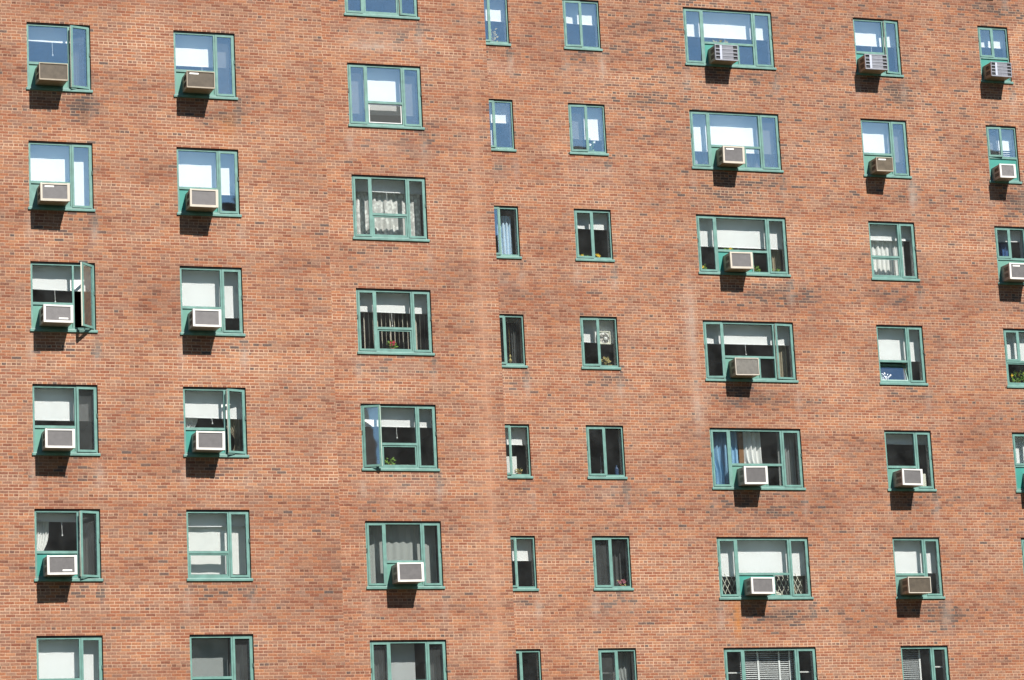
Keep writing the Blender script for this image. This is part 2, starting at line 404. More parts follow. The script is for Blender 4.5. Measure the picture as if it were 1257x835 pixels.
# the big ones, seen one by one
STAINS['left'] += [('d', 1.1, 20.9 + .35, .5, .22, .5), ('d', 1.25, 21.05, .12, .3, .7), ('r', 4.5, 20.95, .16, .26, .32), ('d', 4.4, 21.1, .5, .2, .5), ('d', 4.72, 21.25, .1, .25, .8)]
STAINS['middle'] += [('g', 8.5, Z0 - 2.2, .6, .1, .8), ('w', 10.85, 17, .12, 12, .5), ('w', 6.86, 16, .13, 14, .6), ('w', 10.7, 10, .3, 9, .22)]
STAINS['right'] += [('g', 17.02, Z0 - 8.3, .09, 1.2, .95), ('g', 17.1, Z0 - 10.3, .14, .7, .6), ('r', 17.75, Z0 - 15.35, .07, .45, .85),
    ('d', 16.2, Z0 - 2.4, .9, .2, .5), ('d', 18.2, Z0 - 4.75, 1.1, .3, .6), ('d', 17.8, Z0 - 1, 2.4, 2.4, .17), ('d', 23.5, Z0 - 2, 3.5, 3, .07), ('d', 18.6, Z0 - 12.75, 1.2, .16, .4), ('d', 18.4, Z0 - 9.9, .6, .25, .4), ('d', 19.4, Z0 - 7.4, .9, .2, .55),
    ('d', 23.3, Z0 - 2.0, .35, .3, .7), ('d', 26.5, Z0 - 4.6, .6, .4, .6), ('d', 26.3, Z0 + .5, .7, .25, .6), ('d', 19, Z0 - 15.4, 1.1, .14, .7),
    ('d', 23.2, Z0 - 15.4, .6, .25, .6), ('g', 23.45, Z0 - 15.3, .07, .5, .9), ('g', 23.42, Z0 - 4.6, .09, .5, .8), ('d', 16, Z0 + 1, 3.5, 1.5, .12)]

wm = bpy.data.meshes.new('wall'); wbm = bmesh.new()
attr = []
def cuts(a, b, step, extra):
    c = {round(a, 4), round(b, 4)} | {round(e, 4) for e in extra if a < e < b}
    n = int((b - a) / step)
    base = sorted(c); res = []
    for p, q in zip(base[:-1], base[1:]):
        k = max(1, int(round((q - p) / step)))
        res += [p + (q - p) * i / k for i in range(k)]
    return res + [base[-1]]
col_layer = wbm.verts.layers.float_color.new('stain')
def facade(P, xa, xb):
    Y = PLANE[P]
    ops = [opening(k) for k in W if COLS[k[0]][0] == P]
    holes = [(x, x + w, zh - h, zh) for (_, x, w, zh, h) in ops]
    xs = cuts(xa, xb, .14, [e for hh in holes for e in hh[:2]])
    zs = cuts(BOTTOM, TOP, .14, [e for hh in holes for e in hh[2:]])
    grid = {}
    def v(i, j):
        if (i, j) not in grid:
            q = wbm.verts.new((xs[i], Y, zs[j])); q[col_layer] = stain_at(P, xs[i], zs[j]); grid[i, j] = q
        return grid[i, j]
    for i in range(len(xs) - 1):
        cx = (xs[i] + xs[i + 1]) / 2
        hx = [hh for hh in holes if hh[0] < cx < hh[1]]
        for j in range(len(zs) - 1):
            cz = (zs[j] + zs[j + 1]) / 2
            if any(hh[2] < cz < hh[3] for hh in hx): continue
            wbm.faces.new((v(i, j), v(i + 1, j), v(i + 1, j + 1), v(i, j + 1)))
    D1, D2 = Y + .11, Y + WALL_T
    for (x0, x1, z0, z1) in holes:                       # reveals: brick outside, plaster inside
        for (a, b, mi) in ((Y, D1, 0), (D1, D2, 1)):
            for pts in (((x0, a, z0), (x0, a, z1), (x0, b, z1), (x0, b, z0)), ((x1, a, z0), (x1, b, z0), (x1, b, z1), (x1, a, z1)),
                        ((x0, a, z1), (x1, a, z1), (x1, b, z1), (x0, b, z1)), ((x0, a, z0), (x0, b, z0), (x1, b, z0), (x1, a, z0))):
                f = wbm.faces.new([wbm.verts.new(p) for p in pts]); f.material_index = mi
    hi = holes                                            # inner leaf of the wall
    xs2 = sorted({xa, xb} | {e for hh in holes for e in hh[:2]}); zs2 = sorted({BOTTOM, TOP} | {e for hh in holes for e in hh[2:]})
    for i in range(len(xs2) - 1):
        for j in range(len(zs2) - 1):
            cx, cz = (xs2[i] + xs2[i + 1]) / 2, (zs2[j] + zs2[j + 1]) / 2
            if any(hh[0] < cx < hh[1] and hh[2] < cz < hh[3] for hh in hi): continue
            f = wbm.faces.new([wbm.verts.new((x, D2, z)) for x, z in ((xs2[i], zs2[j]), (xs2[i], zs2[j + 1]), (xs2[i + 1], zs2[j + 1]), (xs2[i + 1], zs2[j]))])
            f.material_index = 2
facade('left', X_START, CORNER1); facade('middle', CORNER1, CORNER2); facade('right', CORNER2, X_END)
def wallquad(pts, mi=0):
    wbm.faces.new([wbm.verts.new(p) for p in pts]).material_index = mi
for X, ya, yb in ((CORNER1, PLANE['left'], PLANE['middle']), (CORNER2, PLANE['middle'], PLANE['right'])):
    wallquad(((X, ya, BOTTOM), (X, yb, BOTTOM), (X, yb, TOP), (X, ya, TOP)))
YB = 17.0
wallquad(((X_START, 0, BOTTOM), (X_START, 0, TOP), (X_START, YB, TOP), (X_START, YB, BOTTOM)))
wallquad(((X_END, PLANE['right'], BOTTOM), (X_END, YB, BOTTOM), (X_END, YB, TOP), (X_END, PLANE['right'], TOP)))
wallquad(((X_START, YB, BOTTOM), (X_START, YB, TOP), (X_END, YB, TOP), (X_END, YB, BOTTOM)))
wbm.to_mesh(wm); wbm.free()
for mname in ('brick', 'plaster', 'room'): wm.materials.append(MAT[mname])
wall = bpy.data.objects.new('wall', wm); LINK(wall); wall.parent = building; wall.location = BOFF

rf = MB()                                                  # roof with a parapet edge
rf.box(X_START, CORNER1, .02, YB, TOP, TOP + .3).box(CORNER1 + .004, CORNER2, 1.836, YB, TOP, TOP + .3).box(CORNER2 + .004, X_END, 4.185, YB, TOP, TOP + .3)
rf.build('roof', 'roof', building, BOFF)
fl = MB()                                                  # floor slabs and room partitions, seen dimly through the glass
ylev = lambda x: 0 if x < CORNER1 else (1.816 if x < CORNER2 else 4.165)
for k in range(-2, 10):
    zt = Z0 - k * STOREY - 2.28
    if zt < .3: continue
    for (xa, xb) in ((X_START, CORNER1), (CORNER1, CORNER2), (CORNER2, X_END)):
        fl.box(xa + .02, xb - .02, ylev((xa + xb) / 2) + WALL_T + .004, YB - .1, zt - .2, zt)
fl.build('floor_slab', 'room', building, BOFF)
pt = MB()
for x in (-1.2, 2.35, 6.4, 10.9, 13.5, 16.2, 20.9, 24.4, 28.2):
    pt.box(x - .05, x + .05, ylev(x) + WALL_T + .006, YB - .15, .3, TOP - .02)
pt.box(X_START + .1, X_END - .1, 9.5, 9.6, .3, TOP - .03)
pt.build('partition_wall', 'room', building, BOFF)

# ------------------------------------------------------------------ windows
DG = .058                                                   # depth of the fixed glass behind the wall face
def layout(c, w):
    if c in 'AB':  return dict(cas=[('r', .945, w - .04)], mul=[(.905, .945)], bay=(.045, .905), tr=-.925, lowsplit=None)
    if c == 'C':   return dict(cas=[('l', .04, .445), ('r', 1.345, w - .04)], mul=[(.445, .485), (1.305, 1.345)], bay=(.485, 1.305), tr=-.925, lowsplit=None)
    if c == 'F':   return dict(cas=[('l', .04, .50), ('r', 1.925, w - .04)], mul=[(.50, .55), (1.875, 1.925)], bay=(.55, 1.875), tr=-.905, lowsplit=1.47)
    if c == 'G':   return dict(cas=[('r', .86, w - .04)], mul=[(.815, .86)], bay=(.045, .815), tr=-.925, lowsplit=None)
    if c in 'DE':  return dict(cas=[('l', .035, .47)], mul=[(.47, .505)], bay=(.505, w - .045), tr=None, lowsplit=None)
    if c == 'H':   return dict(cas=[('l', .035, .42)], mul=[(.42, .455)], bay=(.455, w - .045), tr=-.86, lowsplit=None)
FR = .045
def pane_obj(win, x0, x1, z0, z1, y, rnd):
    """a pane a hair out of true, like real glazing"""
    o = MB().box(0, x1 - x0, -.002, .002, 0, z1 - z0).build('pane', 'glass', win, (x0, y, z0))
    o.rotation_euler = (rnd.gauss(0, .0022), 0, rnd.gauss(0, .003))
    return o
def ring(mb, x0, x1, z0, z1, y0, y1, s, sb=None):
    sb = s if sb is None else sb
    mb.box(x0, x0 + s, y0, y1, z0, z1).box(x1 - s, x1, y0, y1, z0, z1)
    mb.box(x0 + s, x1 - s, y0, y1, z1 - s, z1).box(x0 + s, x1 - s, y0, y1, z0, z0 + sb)

WIN = {}
for idx, (key, sp) in enumerate(W.items()):
    c = key[0]; Y, X, w, zh, h = opening(key); lay = layout(c, w); rnd = random.Random(idx * 31 + 5)
    f = MB(); zb = -h + .06                                   # bottom of the frame = top of the sill
    f.box(0.003, FR, .03, .125, zb, -.037).box(w - FR, w - .021, .03, .125, zb, -.037)
    f.box(FR, w - FR, .03, .125, -.07, -.037).box(FR, w - FR, .03, .125, zb, zb + .055)
    hfull = lay['tr'] if c == 'H' else None
    for (a, b) in lay['mul']:
        f.box(a, b, .028, .12, (lay['tr'] + .028) if c == 'H' else zb + .055, -.07)
    if lay['tr'] is not None:
        bx0, bx1 = (FR, w - FR) if c == 'H' else lay['bay']
        f.box(bx0, bx1, .026, .118, lay['tr'] - .028, lay['tr'] + .028)
    if lay['lowsplit'] and sp.get('low') == 'ac':
        f.box(lay['lowsplit'] - .02, lay['lowsplit'] + .02, .03, .118, zb + .055, lay['tr'] - .028)
    win = f.build('window', 'green', building, (X - 12, Y, zh)); WIN[key] = win
    MB().box(-.03, w + .03, -.03, .14, -h, zb - .001, .006).build('sill', 'green', win)
    zp0, zp1 = zb + .055, -.07
    MB().box(.001, w - .001, .018, .12, -.036, -.001).box(w - .02, w - .001, .036, .12, zb, -.037).build('shade_strip', 'shade_strip', win)  # black strips painting in the shade under the head and at right jamb
    # casements
    angs = sp.get('ang', 0)
    if not isinstance(angs, tuple): angs = (angs,) * len(lay['cas']) if len(lay['cas']) == 1 else (0, angs)
    for (side, a, b), an in zip(lay['cas'], angs):
        cz0 = (lay['tr'] + .02) if c == 'H' else zb + .03
        cz1 = -.05; cw = b - a; s = .047
        hx = a if side == 'l' else b
        loc = (hx, .017, cz0); th = R(an) if side == 'r' else -R(an)
        sash = MB()
        x0, x1 = (0, cw) if side == 'l' else (-cw, 0)
        ring(sash, x0, x1, 0, cz1 - cz0, 0, .042, s)
        so = sash.build('casement', 'green', win, loc); so.rotation_euler.z = th
        if an > 5:                                             # pale weatherstrip along the free edge
            ex = (x1, x1 + .004) if side == 'l' else (x0 - .004, x0)
            ws = MB().box(ex[0], ex[1], .012, .040, .004, cz1 - cz0 - .004).build('weatherstrip', 'cream_plastic', win, loc); ws.rotation_euler.z = th
        pn = MB().box(x0 + s, x1 - s, .018, .022, s, cz1 - cz0 - s).build('pane', 'glass', win, loc)
        pn.rotation_euler = (rnd.gauss(0, .002), 0, th + (0 if key == 'C4' else rnd.gauss(0, .003)))
        hy = zh * 0 + cz0 + (cz1 - cz0) * .53                          # friction hinge: dark block on the jamb
        hb = MB(); xx = (.006, .03) if side == 'l' else (w - .03, w - .006)
        hb.box(xx[0], xx[1], .012, .032, hy, hy + .09).build('hinge', 'hinge', win)
        if an > 5:
            st = MB(); px = a + cw * .5
            pe = Vector((hx, .03, cz0 + .02)) + Vector(((cw * .6 if side == 'l' else -cw * .6) * math.cos(R(an)), -cw * .6 * math.sin(R(an)), 0))
            st.bar((px, .06, cz0 + .02), pe, .008).build('stay', 'hinge', win)
        if side in sp.get('screen', ''):
            q = MB(); sx0, sx1 = a + .035, b - .035; sz0, sz1 = cz0 + .03, cz1 - .02
            ring(q, sx0, sx1, sz0, sz1, .112, .122, .022)
            q.build('screen_frame', 'alu', win)
            MB().box(sx0 + .02, sx1 - .02, .1165, .1175, sz0 + .02, sz1 - .02).build('insect_screen', 'screen', win)
    # fixed glass
    bx0, bx1 = lay['bay']
    if lay['tr'] is None: pane_obj(win, bx0, bx1, zp0, zp1, DG, rnd)
    else: pane_obj(win, bx0, bx1, lay['tr'] + .028, zp1, DG, rnd)
    if lay['tr'] is not None:
        lx0, lx1 = (FR, w - FR) if c == 'H' else lay['bay']; lz1 = lay['tr'] - .028
        low = sp.get('low'); px1 = lx1
        if low == 'ac' and lay['lowsplit']:
            px1 = lay['lowsplit'] - .02
            pane_obj(win, lay['lowsplit'] + .02, lx1, zp0, lz1, DG, rnd)
        if low in ('ac', 'panel'):
            MB().box(lx0, px1, .048, .07, zp0, lz1).build('infill_panel', sp.get('pc', 'panel'), win)
        elif low == 'screen':
            q = MB(); ring(q, lx0 + .012, lx1 - .012, zp0 + .02, lz1 - .012, .05, .064, .02); q.build('screen_frame', 'alu', win)
            MB().box(lx0 + .03, lx1 - .03, .0565, .0575, zp0 + .038, lz1 - .03).build('insect_screen', 'screen', win)
        else:
            hop = R(sp.get('hop', 0)); hh = lz1 - zp0; s = .032
            hs = MB()
            if hop > 0:                                        # awning: hung from its top edge, bottom out
                ring(hs, lx0 + .006, lx1 - .006, -hh + .004, -.004, 0, .035, s * .7); loc = (0, .036, lz1); rot = -hop
                pz = (-hh + s, -s)
            else:
                ring(hs, lx0 + .006, lx1 - .006, .004, hh - .004, 0, .035, s); loc = (0, .040, zp0); rot = hop
                pz = (s, hh - s)
            o = hs.build('hopper_sash', 'green', win, loc); o.rotation_euler.x = rot
            o2 = MB().box(lx0 + s, lx1 - s, .016, .02, pz[0], pz[1]).build('pane', 'glass', win, loc); o2.rotation_euler.x = rot + rnd.gauss(0, .002)
    # blinds: real cloth 0.3 m behind the wall face
    DB = .245
    slope = max(0.05, (zh - .7 - CAM.z) / (Y - CAM.y))
    if 'blind' in sp:
        drop = min(sp['blind'] - DB * slope + .02, h - .09)
        b = MB(); bm = b.bm; n = 14; m = 6; skew = rnd.uniform(-.022, .022)
        vs = [[bm.verts.new((.02 + (w - .04) * i / n, DB + .0025 * math.sin(i * 1.3 + idx) + .004 * math.sin(j * 1.1 + idx * 2) * j / m, -.01 - (drop - .01 + skew * (i / n - .5)) * j / m)) for j in range(m + 1)] for i in range(n + 1)]
        for i in range(n):
            for j in range(m): bm.faces.new((vs[i][j], vs[i + 1][j], vs[i + 1][j + 1], vs[i][j + 1]))
        za, zc = -drop + skew / 2, -drop - skew / 2                       # hem bar, following the cloth
        hv = [bm.verts.new((x_, y_, z_)) for x_, zz in ((.02, za), (w - .02, zc)) for y_ in (DB - .007, DB + .007) for z_ in (zz - .022, zz)]
        for q in ((0, 1, 3, 2), (4, 6, 7, 5), (0, 4, 5, 1), (2, 3, 7, 6), (0, 2, 6, 4), (1, 5, 7, 3)): bm.faces.new([hv[t_] for t_ in q])
        ro = b.build('roller_blind', sp.get('bm', 'blind'), win)
        for p in ro.data.polygons: p.use_smooth = True
        if 'cord' in sp:
            cx, cl = sp['cord']; k = MB()
            k.bar((cx, DB - .012, -drop - .02), (cx + .01, DB - .012, -drop - cl), .0045)
            k.lathe([(.004, .02), (.016, .008), (.016, -.012), (.006, -.022)], 8, (cx + .01, DB - .012, -drop - cl - .01))
            k.build('pull_cord', 'cord', win)
    if 'ven' in sp or sp.get('vlow'):
        v = MB(); x0, x1 = sp.get('vw', (.42, w - .05)); zt = -.02 if 'ven' in sp else -sp['blind']; n = int((sp.get('ven', .9) + (0 if 'ven' in sp else zt)) / .05)
        for k in range(n):
            z = zt - .05 * k
            v.quad(((x0, DB - .016, z - .013), (x1, DB - .016, z - .013), (x1, DB + .016, z + .013), (x0, DB + .016, z + .013)))
        v.build('venetian_blind', sp.get('vm', 'ven'), win)
        if 'ven' in sp:
            tp = MB()
            for fx in ((.08, .34, .74, .94) if c == 'F' else (.97,)):
                xx = x0 + (x1 - x0) * fx; tp.box(xx - .022, xx + .022, DB - .024, DB - .021, zt - .05 * n, zt)
            tp.build('ladder_tape', 'cord', win)
    if sp.get('vert'):
        v = MB()
        for k in range(17):
            xx = .07 + (w - .14) * k / 16; aa = R(60 + 9 * math.sin(k * 2.1)); dx, dy = .045 * math.cos(aa), .045 * math.sin(aa)
            v.quad(((xx - dx, .36 - dy, -h + .1), (xx + dx, .36 + dy, -h + .1), (xx + dx, .36 + dy, -.02), (xx - dx, .36 - dy, -.02)))
        v.build('vertical_blind', 'slat', win)

# ------------------------------------------------------------------ air conditioners
GROUP_AC = 'air conditioners jutting from the windows'
def make_ac(key, style, x0, x1, z1, z0, label, t=.42, plate=None):
    Y, X, w, zh, h = opening(key)
    ww, hh = x1 - x0, z1 - z0
    o = empty('air_conditioner', (X + (x0 + x1) / 2, Y, zh + z0), label, 'air conditioner', GROUP_AC)
    tr_ = random.Random(key); o.rotation_euler = (R(tr_.uniform(.3, 2.2)), R(tr_.uniform(-.7, .7)), R(tr_.uniform(-1.2, 1.2)))   # none sits quite true
    case = 'ac_case_grey' if style == 'white' else 'ac_case'
    bz = {'white': 'ac_white', 'cream': 'ac_cream', 'tan': 'ac_tan', 'brown': 'ac_cream', 'dull': 'ac_cream', 'louvre': 'silver'}[style]
    gr = {'white': 'grille_grey', 'cream': 'grille_grey', 'tan': 'grille_tan', 'brown': 'grille_tan', 'dull': 'grille_pale', 'louvre': 'silver'}[style]
    a, b = -ww / 2, ww / 2
    MB().box(a + .008, b - .008, -t + .03, .20, .006, hh - .006, .008).build('case', case, o)
    for sx in (-1, 1):                                             # louvred side vents
        v = MB(); xs = (a + .008) if sx < 0 else (b - .008)
        for row in range(2):
            for k in range(5):
                zc = hh * (.2 + .38 * row) + k * hh * .052
                v.box(min(xs, xs + sx * .006), max(xs, xs + sx * .006), -t + .09, -.12, zc, zc + .008)
        v.build('side_vent', 'grille_dark', o)
    fr = MB()
    bl, br, bt, bb = {'white': (.05, .06, .035, .045), 'cream': (.045, .06, .035, .05), 'tan': (.018, .02, .02, .03), 'brown': (.02, .022, .022, .02), 'dull': (.018, .02, .02, .02), 'louvre': (.02, .02, .02, .028)}[style]
    fr.box(a, a + bl, -t, -t + .05, 0, hh, .005).box(b - br, b, -t, -t + .05, 0, hh, .005)
    fr.box(a + bl - .002, b - br + .002, -t + .001, -t + .049, hh - bt, hh - .001).box(a + bl - .002, b - br + .002, -t + .001, -t + .049, .001, bb)
    fr.build('bezel', bz, o)
    gm = MB(); gx0, gx1, gz0, gz1 = a + bl, b - br, bb, hh - bt
    bk = MB().box(gx0, gx1, -t + .022, -t + .03, gz0, gz1)
    if style == 'louvre':
        for k in range(1, 4):
            zc = gz0 + (gz1 - gz0) * k / 4; gm.box(gx0, gx1, -t + .002, -t + .02, zc - .011, zc + .011)
        n = 30
        for k in range(n):
            xc = gx0 + (gx1 - gx0) * (.30 + .52 * k / n); gm.box(xc, xc + .007, -t + .008, -t + .021, gz0, gz1)
        gm.build('grille', 'silver', o)
        MB().box(gx0 + (gx1 - gx0) * .19, gx0 + (gx1 - gx0) * .29, -t + .0015, -t + .0205, gz0, gz1).build('louvre_column', 'pale_silver', o)
        bk.build('grille_cavity', 'grille_dark', o)
    else:
        if style in ('tan', 'brown', 'dull'):
            n = 26
            for k in range(n):
                xc = gx0 + (gx1 - gx0) * k / n; gm.box(xc, xc + .010, -t + .012, -t + .023, gz0, gz1)
        else:
            n = 16
            for k in range(n):
                zc = gz0 + (gz1 - gz0) * k / n; gm.box(gx0, gx1, -t + .012, -t + .023, zc, zc + .014)
        gm.build('grille', gr, o)
        bk.build('grille_cavity', 'grille_dark', o)
        if plate == 'top': px, pz = gx0 + .05, gz1 - .055
        elif plate == 'low': px, pz = gx1 - .25, gz0 + .03
        if plate: MB().box(px, px + .2, -t + .008, -t + .0125, pz, pz + .032).build('label_plate', 'white_plastic', o)
    return o

S = .17
for args in [
 ('A1', 'tan',   .172, .803, -1.050, -1.437, 'grimy tan air conditioner under the half-drawn cord blind, topmost window of far left column', .45, None),
 ('A2', 'cream', .169, .808, -1.050, -1.446, 'cream air conditioner with top label plate, second window down in far left column', .45, 'top'),
 ('A3', 'white', .173, .815, -1.055, -1.440, 'white air conditioner beside the casement swung wide open, far left column', .45, 'low'),
 ('A4', 'white', .180, .815, -1.051, -1.462, 'white air conditioner without label plate, fourth window down in far left column', .45, None),
 ('A5', 'white', .167, .803, -1.048, -1.457, 'white air conditioner with low label plate under sheer curtains, fifth window of far left column', .45, 'low'),
 ('B1', 'tan',   .173, .806, -1.065, -1.451, 'weathered tan air conditioner with top label plate, topmost window of second column from left', .45, 'top'),
 ('B2', 'cream', .171, .804, -1.057, -1.459, 'cream air conditioner on a teal panel, second window down in second column from left', .45, None),
 ('B3', 'white', .155, .788, -1.062, -1.450, 'white framed air conditioner, third window down in second column from left', .45, None),
 ('B4', 'white', .161, .795, -1.053, -1.458, 'white air conditioner beside tied-back curtains and an ajar casement, second column from left', .45, None),
 ('C5', 'white', .587, 1.205, -1.010, -1.443, 'white air conditioner, the only one in the three-light window column left of centre', .45, None),
 ('F0', 'louvre', .626, 1.250, -1.079, -1.485, 'silver louvred air conditioner in the topmost window of the widest column', .42, None),
 ('F1', 'cream', .664, 1.244, -1.017, -1.455, 'cream air conditioner with top label plate, second window down of the widest column', .42, 'top'),
 ('F2', 'cream', .671, 1.277, -1.040, -1.459, 'cream air conditioner in the wide window with green plants on its sill', .42, None),
 ('F3', 'dull', .639, 1.261, -1.016, -1.450, 'dull grey air conditioner with thin pale frame, between two ajar casements of a wide window', .40, None),
 ('F4', 'white', .672, 1.290, -1.010, -1.452, 'white air conditioner below blue and white curtains in a wide window', .42, None),
 ('F5', 'white', .655, 1.269, -1.045, -1.450, 'bright white air conditioner in the wide window with a diamond lattice', .42, None),
 ('G0', 'louvre', .053, .682, -1.106, -1.505, 'silver louvred air conditioner beside an ajar casement, topmost right of the widest windows', .42, None),
 ('G1', 'tan',   .155, .618, -1.123, -1.490, 'small tan air conditioner with top label plate, column right of the widest windows', .42, 'top'),
 ('G4', 'white', .160, .725, -1.055, -1.462, 'white air conditioner with pale box behind it, column right of the widest windows', .47, None),
 ('G5', 'brown', .115, .732, -1.050, -1.453, 'brown grilled air conditioner, lowest of the column right of the widest windows', .46, None),
 ('H-1', 'white', .085, .66, -1.109, -1.491, 'air conditioner just above the picture edge casting a shadow at top right', .42, None),
 ('H0', 'louvre', .069, .664, -1.105, -1.491, 'silver louvred air conditioner in the topmost window of the far right column', .42, None),
 ('H1', 'white', .079, .539, -1.148, -1.513, 'small white air conditioner on a teal panel, second window of far right column', .42, None),
 ('H2', 'white', .108, .720, -1.063, -1.486, 'white air conditioner with top label plate below blue curtains at right edge', .42, 'top'),
 ('H4', 'white', .230, .820, -1.05, -1.46, 'air conditioner showing only its dark side at the right edge, below the planted window', .42, None),
]: make_ac(*args)

# ------------------------------------------------------------------ curtains
GROUP_CU = 'curtains hanging in the windows'
def curtain(key, x0, x1, z0, z1, mat, label, folds=6, amp=.02, y=.37, pinch=None, name='curtain', cat='curtain', thick=.003):
    """pleated cloth; pinch = (z, x, width factor) gathers it there like a tie-back"""
    Y, X, w, zh, h = opening(key)
    mb = MB(); bm = mb.bm; n = folds * 8; m = 22; sd = random.Random(len(label) * 7 + ord(key[0]))
    ph = [sd.uniform(0, 6.3) for _ in range(6)]
    rows = []
    for j in range(m + 1):
        t = j / m; z = z1 + (z0 - z1) * t; row = []
        sq, cx = 1.0, (x0 + x1) / 2
        if pinch:
            k = math.exp(-((z - pinch[0]) / .28) ** 2) if z > pinch[0] else max(.55, math.exp(-((z - pinch[0]) / .5) ** 2))
            sq = 1 - (1 - pinch[2]) * k; cx = (x0 + x1) / 2 * (1 - k) + pinch[1] * k
        for i in range(n + 1):
            s = i / n; xx = cx + (s - .5) * (x1 - x0) * sq
            a = s * folds * 2 * math.pi
            yy = amp * math.sin(a + ph[0] + .5 * math.sin(3 * t + ph[1])) + amp * .45 * math.sin(a * .37 + ph[2] + t * 1.2)
            xx += amp * .35 * math.cos(a * 1.0 + ph[3] + t)
            row.append(bm.verts.new((xx, yy, z)))
        rows.append(row)
    for j in range(m):
        for i in range(n): bm.faces.new((rows[j][i], rows[j][i + 1], rows[j + 1][i + 1], rows[j + 1][i]))
    o = mb.build(name, mat, None, (X, Y + y, zh))
    for p in o.data.polygons: p.use_smooth = True
    return tag(o, label, cat, GROUP_CU)

curtain('A1', .97, 1.25, -1.46, -.26, 'sheer', 'pale sheer curtain behind the ajar casement of the topmost far left window', 5)
curtain('A5', .02, .36, -1.46, -.03, 'white_cloth', 'white curtain gathered at the left of the fifth window, far left column', 6, pinch=(-1.0, .10, .55))
curtain('A5', .98, 1.27, -1.46, -.16, 'sheer', 'pale sheer curtain behind the ajar casement of the fifth far left window', 5)
curtain('B4', .03, .42, -1.46, -.03, 'white_cloth', 'white curtain tied back at left below the blind, beside the ajar casement of second column', 6, pinch=(-1.12, .10, .3))
curtain('B4', .93, 1.34, -1.46, -.03, 'beige_cloth', 'beige curtain tied back behind the ajar casement of second column', 6, pinch=(-1.12, 1.27, .3))
curtain('B5', .03, 1.37, -1.36, -.03, 'white_cloth', 'flat white sheet curtain sunlit behind both panes, window without air conditioner in second column', 3, .004, y=.32)
curtain('B6', .03, .92, -1.5, -.03, 'grey_cloth', 'grey sheet curtain, half in shade, in the lowest window of second column', 2, .003, y=.36)
curtain('B6', .96, 1.27, -1.5, -.16, 'grey_cloth', 'narrow grey curtain behind the casement of the lowest second column window', 4, .012, y=.42)
curtain('C2', .03, 1.76, -1.5, -.03, 'lace', 'white lace curtain filling the three-light window', 13, .018)
curtain('C5', .03, 1.76, -1.5, -.03, 'haze_sheer', 'hazy grey sheer curtain behind the three-light window with the air conditioner', 10, .012, y=.34)
curtain('C6', .47, 1.15, -1.5, -.03, 'greyblind', 'grey sheet curtain behind the middle light of the lowest three-light window', 2, .003, y=.36)
curtain('C6', .06, .40, -1.5, -.12, 'greyblind', 'grey curtain behind the left casement of the lowest three-light window', 4, .012, y=.36)
curtain('C6', 1.38, 1.65, -1.5, -.12, 'greyblind', 'grey curtain behind the right casement of the lowest three-light window', 4, .012, y=.36)
curtain('D2', .50, .86, -1.27, -.18, 'pale_blue_cloth', 'pale blue pleated curtain in the third window of the narrow column', 4, .03, y=.3)
curtain('D4', .05, .70, -1.27, -.74, 'white_cloth', 'short white half curtain at the bottom of a narrow column window', 4, .008, y=.28)
curtain('D3', .74, .9, -1.27, -.05, 'dark_cloth', 'dark curtain at the right of the dark fourth narrow column window', 3, .02, y=.3)
curtain('E5', .05, .92, -1.27, -.03, 'dark_cloth', 'dark grey pleated curtain behind both panes of a two-pane window', 8, .028, y=.32)
curtain('E6', .50, .92, -1.27, -.03, 'grey_cloth', 'grey drape swept to the right in the lowest two-pane window', 5, .02, y=.34, pinch=(-1.1, .86, .3))
curtain('F1', .04, 2.4, -1.48, -.03, 'grey_cloth', 'grey pleated curtain below the blind of the second widest-column window', 17, .025, y=.42)
curtain('F2', 2.12, 2.40, -1.48, -.03, 'beige_cloth', 'beige curtain at the right of the wide window with plants', 4, .02, y=.38)
curtain('F3', 2.02, 2.38, -1.48, -.03, 'beige_cloth', 'beige pleated curtain behind the right ajar casement of a wide window', 6, .024, y=.38)
curtain('F4', .05, .52, -1.48, -.03, 'blue_cloth', 'light blue curtain hooked up behind the left casement of a wide window', 4, .04, y=.30, pinch=(-1.1, .34, .75))
curtain('F4', .54, .86, -1.48, -.03, 'blue_cloth', 'blue curtain beside the brown board in a wide window', 3, .03, y=.34)
curtain('F4', 1.00, 1.50, -1.48, -.03, 'white_cloth', 'white curtain hanging slantwise in the middle of the blue curtained wide window', 4, .035, y=.34, pinch=(-1.2, 1.42, .5))
curtain('F4', 1.93, 2.38, -1.48, -.03, 'grey_cloth', 'grey green curtain behind the right casement of the blue curtained wide window', 6, .03, y=.34)
curtain('F5', 2.15, 2.40, -1.48, -.03, 'beige_cloth', 'beige curtain at the right of the wide window with the lattice', 3, .015, y=.42)
curtain('G2', .04, .82, -1.48, -.03, 'white_cloth', 'white pleated curtain in the main pane, window right of the wide window with plants', 6, .026)
curtain('G2', .84, 1.14, -1.48, -.03, 'white_cloth', 'narrow white curtain behind the casement, window right of the wide window with plants', 4, .024)
curtain('G3', .86, 1.10, -1.48, -.60, 'beige_cloth', 'dim brown curtain behind the casement beside the tilted lower sash', 4, .02)
curtain('G5', .80, 1.22, -1.48, -.6, 'grey_cloth', 'grey curtain behind the casement beside the brown grilled air conditioner', 5, .02, y=.42)
curtain('H2', .04, .62, -.95, -.03, 'navy_cloth', 'deep blue curtain in the third window of the far right column', 5, .03, y=.36)
curtain('H4', .04, .84, -.95, -.03, 'white_cloth', 'white curtain in the fifth window of the far right column', 5, .02, y=.40)

